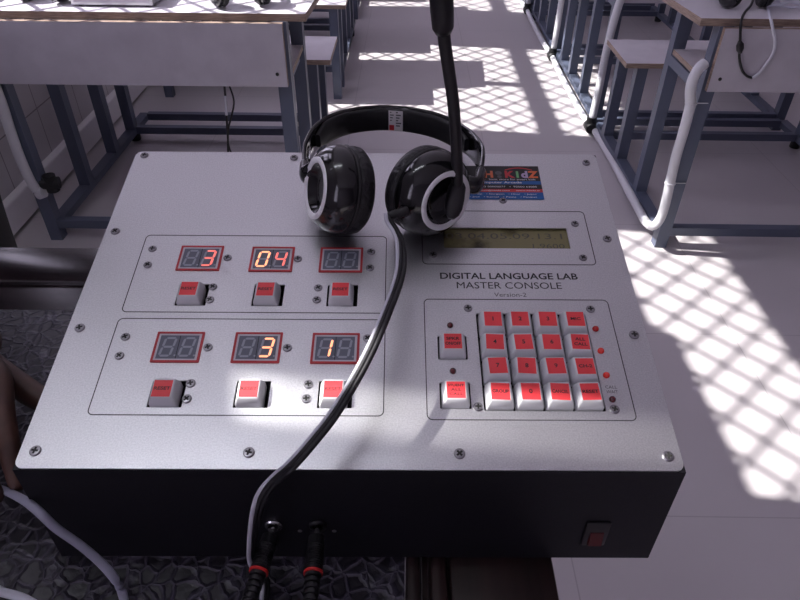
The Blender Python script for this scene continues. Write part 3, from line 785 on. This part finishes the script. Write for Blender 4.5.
for k in range(3):
    y = 2.56 + k * 1.0
    bm = bmesh.new(); lathe(bm, [(-.03, .021), (-.026, .024), (.026, .024), (.03, .021)], cl((cx - .008, y, .032)), (0, 1, 0), k=18)
    lathe(bm, [(0, .022), (.045, .022)], cl((cx - .006, y, .032)), (0, 0, 1), k=18)
    obj('junction', bm, M['rubber'], c, angle=40)
    bm = bmesh.new(); tube(bm, [cl((cx - .004, y, .07)), cl((cx + .002, y + .01, .2)), cl((cx + .008, y + .03, .36)), cl((cx + .02, y + .035, .52)), cl((cx + .035, y + .035, .60))], .0165, k=14, n=5)
    obj('riser_pipe', bm, M['pvc'], c, smooth=True)
    bm = bmesh.new(); tube(bm, [cl((cx - .008, y + .03, .032)), cl((cx - .012, y + .3, .028)), cl((cx - .012, y + .7, .028)), cl((cx - .008, y + .968, .032))], R, k=14, n=5)
    obj('floor_pipe', bm, M['pvc'], c, smooth=True)
# conduit up the wall side leg of the left desk
c2 = thing('conduit', 'white conduit strapped to the wall-side leg of the left desk', 'pipe', (-.985, 1.6, 0))
l2 = c2.location
bm = bmesh.new(); tube(bm, [p - l2 for p in (ypt(-8, 80, 1.60), ypt(2, 105, 1.60), ypt(10, 130, 1.60), ypt(20, 158, 1.60), ypt(29, 178, 1.602), ypt(36, 190, 1.606))], .0155, k=14, n=8)
obj('riser_pipe', bm, M['pvc'], c2, smooth=True)
bm = bmesh.new(); q0 = ypt(41, 193, 1.606) - l2; lathe(bm, [(-.012, .0178), (.012, .0178)], q0, ypt(44, 191, 1.606) - ypt(36, 194, 1.606), k=16); obj('pipe_collar', bm, M['pvc'], c2)
bm = bmesh.new(); q1 = ypt(51, 183, 1.63) - l2; lathe(bm, [(-.028, .020), (.028, .020)], q1, (0, 0, 1), k=16); lathe(bm, [(-.03, .019), (.026, .019)], q1, (1, .2, 0), k=16)
obj('junction', bm, M['rubber'], c2, angle=40)

# ------------------------------------------------------------------ things on the desks
def small_headset(name, label, loc_, rz, sc=1.):
    r = thing(name, label, 'headset', loc_, (0, 0, rz)); r.scale = (sc, sc, sc)
    pts = catmull([V((-.07, 0, .04)), V((-.072, .05, .04)), V((-.05, .10, .04)), V((0, .118, .04)), V((.05, .10, .04)), V((.072, .05, .04)), V((.07, 0, .04))], 6)
    bm = bmesh.new(); sweep(bm, pts, lambda i, f: [(.003, -.011), (-.003, -.011), (-.003, .011), (.003, .011)], up=(0, 0, 1)); obj('headband', bm, M['gloss_black'], r)
    for s in (-1, 1):
        n = V((s, -.25, .05)).normalized(); o0 = V((s * .05, -.012, .0385))
        bm = bmesh.new(); lathe(bm, [(0, .034), (.004, .037), (.014, .035), (.022, .026), (.024, .004)], o0, n, k=28); cc = obj('ear_cup', bm, M['gloss_black'], r, smooth=True)
        bm = bmesh.new(); lathe(bm, [(-.001, .035), (-.008, .037), (-.016, .031), (-.014, .018), (-.008, .004)], o0, n, k=28); obj('ear_cushion', bm, M['cushion'], cc, smooth=True)
    return r
small_headset('headset', 'black headset lying right of the silver box on the sunlit left desk', (-.225, 1.705, .7421), .25, 1.15)
small_headset('headset', 'black headset left of the silver box on the sunlit left desk', (-.79, 1.735, .7421), -.2, 1.1)
bxr = thing('amplifier_box', 'silver grey metal box standing on the sunlit left desk', 'box', (-.58, 1.75, .7421))
bm = bmesh.new(); box(bm, -.115, .115, -.08, .09, .004, .060, bev=.004); obj('casing', bm, M['silver'], bxr, angle=40)
bm = bmesh.new(); box(bm, -.105, .105, -.0815, -.0802, .012, .052); obj('front_panel', bm, M['panel'], bxr)
for sx in (-1, 1):
    for sy in (-1, 1):
        bm = bmesh.new(); lathe(bm, [(0, .008), (.0039, .008)], (sx * .095, sy * .06, 0), (0, 0, 1), k=12); obj('foot', bm, M['rubber'], bxr)
# right desk: headset and looping two-tone cable
rh = small_headset('headset', 'black headset lying on the nearest right desk with a looped cable', (1.205, 1.745, .7421), .1)
yl = 1.592
def ypt(x, y, Y): r_ = ray(x, y); return CAM + r_ * ((Y - CAM.y) / r_.y)
def zpt(x, y, z): r_ = ray(x, y); return CAM + r_ * ((z - H) / r_.z)
iv = Matrix.Translation(rh.location) @ Matrix.Rotation(.1, 4, 'Z'); iv.invert()
k1 = [zpt(754, -4, .746), zpt(751, 5, .746), zpt(745, 12, .7455), ypt(741.5, 20, 1.606), ypt(740.5, 30, yl), ypt(740, 45, yl), ypt(739.5, 58, yl), ypt(742, 70, yl), ypt(747, 76, yl), ypt(752, 78, yl)]
k2 = [ypt(752, 78, yl), ypt(758, 74, yl), ypt(766, 64, yl), ypt(773, 53, yl), ypt(775, 42, yl), ypt(773, 30, yl), ypt(771, 20, 1.604), zpt(768.5, 10, .7455), zpt(764, 0, .746), zpt(761, -8, .748)]
bm = bmesh.new(); tube(bm, [iv @ p for p in k1], .0035, k=10, n=6); o = obj('cable', bm, M['cab_black'], rh, smooth=True); o['label'] = 'black half of the looped cable'
bm = bmesh.new(); a0, a1 = iv @ ypt(740, 41, yl), iv @ ypt(740, 53, yl); sweep(bm, [a0.lerp(a1, q) for q in (0, .15, .3, .7, .85, 1)], lambda i, f: circ((.004, .007, .0105, .0105, .007, .004)[i], 12, .007)); obj('cable_clip', bm, M['black_pl'], o, smooth=True)
bm = bmesh.new(); tube(bm, [iv @ p for p in k2], .0040, k=10, n=6); o = obj('cable', bm, M['cab_white'], rh, smooth=True); o['label'] = 'pale half of the looped cable'
# coil of cables next to it
bm = bmesh.new(); pts = []
for q in range(60):
    a = q * .42; rr = .045 + .012 * math.sin(q * 1.7); pts.append(V((rr * 1.5 * math.cos(a), rr * .7 * math.sin(a), .006 + .0006 * q + .004 * math.sin(q * 2.3))))
tube(bm, pts, .0032, k=8, n=3); o = obj('coiled_cable', bm, M['cab_white'], None, smooth=True); o.location = (1.345, 1.725, .7421)
tag(o, 'pale coiled cable on the nearest right desk beside the headset', 'cable')
# cable hanging below the left desk's front panel
bm = bmesh.new(); Yh = 1.64
tube(bm, [ypt(224, 80, Yh), ypt(225, 92, Yh), ypt(226, 105, Yh), ypt(227, 122, Yh), ypt(228, 140, Yh), ypt(229, 158, Yh), ypt(236, 170, Yh)], .0035, k=10, n=6, mi=0)
tube(bm, [ypt(226, 80, Yh), ypt(231, 90, Yh), ypt(234, 103, Yh), ypt(231, 118, Yh), ypt(228, 132, Yh), ypt(230, 150, Yh), ypt(240, 166, Yh + .02), ypt(252, 178, Yh + .05)], .0028, k=10, n=6, mi=0)
tube(bm, [ypt(225, 96, Yh - .004), ypt(225.5, 104, Yh - .004), ypt(226.5, 115, Yh - .004)], .0040, k=10, n=4, mi=1)  # pale length stands in for a highlight on the dark wire
o = obj('hanging_cable', bm, [M['cab_black'], M['cab_white']], None, smooth=True)
tag(o, 'thin dark cable hanging below the front panel of the left desk', 'cable')

# ------------------------------------------------------------------ person whose hand steadies the console
def skin(chains, radii, sub=2):
    """chains: list of lists of (name, pos); shared names join"""
    idx = {}; vs = []; es = []
    for ch in chains:
        prev = None
        for nme, p in ch:
            if nme not in idx: idx[nme] = len(vs); vs.append(V(p))
            if prev is not None: es.append((idx[prev], idx[nme]))
            prev = nme
    me = bpy.data.meshes.new('sk'); me.from_pydata(vs, es, []); o = bpy.data.objects.new('sk', me); COL.objects.link(o)
    md = o.modifiers.new('s', 'SKIN'); md.use_smooth_shade = True
    for nme, i in idx.items():
        r = radii[nme]; me.skin_vertices[0].data[i].radius = r if isinstance(r, tuple) else (r, r)
        me.skin_vertices[0].data[i].use_root = (i == 0)
    ss = o.modifiers.new('d', 'SUBSURF'); ss.levels = sub; ss.render_levels = sub
    bpy.context.view_layer.update()
    m2 = bpy.data.meshes.new_from_object(o.evaluated_get(bpy.context.evaluated_depsgraph_get()))
    bpy.data.objects.remove(o); return m2
B = {}
B['pelvis'] = ((-.705, .80, .92), (.15, .12)); B['waist'] = ((-.68, .755, 1.04), (.135, .11)); B['chest'] = ((-.50, .63, 1.19), (.155, .12)); B['uchest'] = ((-.445, .575, 1.265), (.13, .10))
B['neck'] = ((-.405, .535, 1.345), .055); B['head0'] = ((-.385, .515, 1.41), (.065, .07)); B['head1'] = ((-.365, .49, 1.48), (.085, .095)); B['head2'] = ((-.355, .48, 1.55), (.07, .08))
B['shR'] = ((-.565, .455, 1.225), .062); B['elR'] = ((-.47, .325, .985), .042); B['fa'] = ((-.32, .268, .925), .037); B['wrR'] = ((-.188, .212, .872), (.024, .029)); B['wrE'] = ((-.138, .172, .866), (.020, .026)); B['nose'] = ((-.312, .418, 1.468), .013); B['nose0'] = ((-.345, .463, 1.49), .03)
B['shL'] = ((-.335, .70, 1.235), .062); B['elL'] = ((-.45, .96, 1.06), .042); B['wrL'] = ((-.60, .94, .955), .028); B['haL'] = ((-.66, .93, .93), .03)
for s, hx, hy in (('R', -.80, .745), ('L', -.628, .87)):
    B['hip' + s] = ((hx, hy, .86), .095); B['kn' + s] = ((hx + .01, hy - .02, .48), .062); B['an' + s] = ((hx, hy + .01, .09), .045); B['to' + s] = ((hx + .09, hy - .11, .035), .035)
ch = lambda *n: [(k, B[k][0]) for k in n]
rad = {k: v[1] for k, v in B.items()}
chains = [ch('pelvis', 'waist', 'chest', 'uchest', 'neck', 'head0', 'head1', 'head2'), ch('uchest', 'shR', 'elR', 'fa', 'wrR', 'wrE'), ch('head1', 'nose0', 'nose'), ch('uchest', 'shL', 'elL', 'wrL', 'haL'),
          ch('pelvis', 'hipR', 'knR', 'anR', 'toR'), ch('pelvis', 'hipL', 'knL', 'anL', 'toL')]
body_me = skin(chains, rad)
# right hand: palm and five fingers, each its own chain rooted in the palm
parts = []
wr = V((-.172, .203, .867))
kn = {'index': V((-.068, .103, .866)), 'middle': V((-.093, .097, .868)), 'ring': V((-.109, .087, .864)), 'little': V((-.122, .078, .856))}
palm = skin([[('w', wr), ('p1', V((-.140, .170, .866))), ('p2', V((-.116, .132, .866))), ('p3', V((-.100, .108, .865)))]], {'w': (.025, .030), 'p1': (.027, .021), 'p2': (.036, .017), 'p3': (.033, .013)})
parts.append(palm)
fing = {'index': [(-.049, .066, .862), (-.036, .042, .848), (-.0255, .0215, .831)], 'middle': [(-.066, .047, .866), (-.050, .028, .848), (-.0385, .014, .826)],
        'ring': [(-.086, .038, .862), (-.072, .018, .843), (-.064, .006, .822)], 'little': [(-.106, .038, .852), (-.097, .021, .836), (-.091, .010, .820)]}
for k, ps in fing.items():
    root = kn[k].lerp(V((-.128, .150, .864)), .45); s = .82 if k == 'little' else 1
    parts.append(skin([[('r', root), ('k', kn[k])] + [('j%d' % i, V(p)) for i, p in enumerate(ps)]], {'r': .009 * s, 'k': .0105 * s, 'j0': .0095 * s, 'j1': .0082 * s, 'j2': .0066 * s}))
parts.append(skin([[('r', V((-.140, .160, .858))), ('c', V((-.112, .138, .852))), ('m', V((-.080, .121, .846))), ('i', V((-.050, .105, .840))), ('t', V((-.022, .092, .836)))]], {'r': .015, 'c': .015, 'm': .0115, 'i': .0108, 't': .0088}))
bm = bmesh.new(); bm.from_mesh(body_me)
for p in parts: bm.from_mesh(p)
for f in bm.faces:
    cc = f.calc_center_median(); f.smooth = True
    sk = cc.z > 1.37 or (cc.x > -.27 and cc.z < 1.0) or (cc - V(B['haL'][0])).length < .07
    f.material_index = 0 if sk else 1
me = bpy.data.meshes.new('person'); bm.to_mesh(me); bm.free()
person = thing('person', 'person in black standing left of the console, right hand holding its side', 'person', (-.66, .80, 0))
me.transform(Matrix.Translation(-person.location))
link('body', me, [M['skin'], M['cloth']], person)
# face and hair
hc = V((-.360, .487, 1.50)) - person.location; fd = V((.55, -.72, -.38)).normalized(); sd = fd.cross(V((0, 0, 1))).normalized(); ud = sd.cross(fd)
bm = bmesh.new(); bmesh.ops.create_uvsphere(bm, u_segments=24, v_segments=16, radius=1)
for v in list(bm.verts):
    if v.co.z < -.15 and v.co.y > -.1 or (v.co.y > .55 and v.co.z < .45): bm.verts.remove(v)
for v in bm.verts: v.co = hc + sd * v.co.x * .092 + fd * v.co.y * .108 + ud * (v.co.z * .11 + .012)
obj('hair', bm, M['hair'], person, smooth=True)
for s in (-1, 1):
    bm = bmesh.new(); bmesh.ops.create_uvsphere(bm, u_segments=12, v_segments=8, radius=.011)
    for v in bm.verts: v.co = v.co + hc + fd * .074 + sd * s * .032 + ud * .002
    ey = obj('eye', bm, M['stk_white'], person, smooth=True)
    bm = bmesh.new(); lathe(bm, [(-.001, .005), (.0006, .0045)], hc + fd * .0842 + sd * s * .032 + ud * .002, fd, k=12); obj('iris', bm, M['hair'], ey)
bm = bmesh.new(); tube(bm, [hc + fd * (.082 - abs(q) * .012) - ud * (.052 - abs(q) * .002) + sd * q * .022 for q in (-1, -.5, 0, .5, 1)], .005, k=8, n=3)
M['lip'] = mat('lips', (.09, .03, .028), .45); obj('mouth', bm, M['lip'], person, smooth=True)

# ------------------------------------------------------------------ light
w = bpy.data.worlds.new('world'); S.world = w; w.use_nodes = True
bg = w.node_tree.nodes['Background']; bg.inputs[0].default_value = (.84, .77, 1.0, 1); bg.inputs[1].default_value = 4.5
sd_ = bpy.data.lights.new('sun', 'SUN'); sd_.energy = 10.5; sd_.angle = math.radians(.5); sd_.color = (1, .97, .93)
so = bpy.data.objects.new('sun', sd_); COL.objects.link(so); so.location = (-6, 1, 8)
so.rotation_euler = V((.943, -.10, -1)).to_track_quat('-Z', 'Y').to_euler()

S.view_settings.view_transform = 'Standard'; S.view_settings.look = 'None'; S.view_settings.gamma = 1; S.view_settings.use_curve_mapping = False
S.view_settings.exposure = 0.
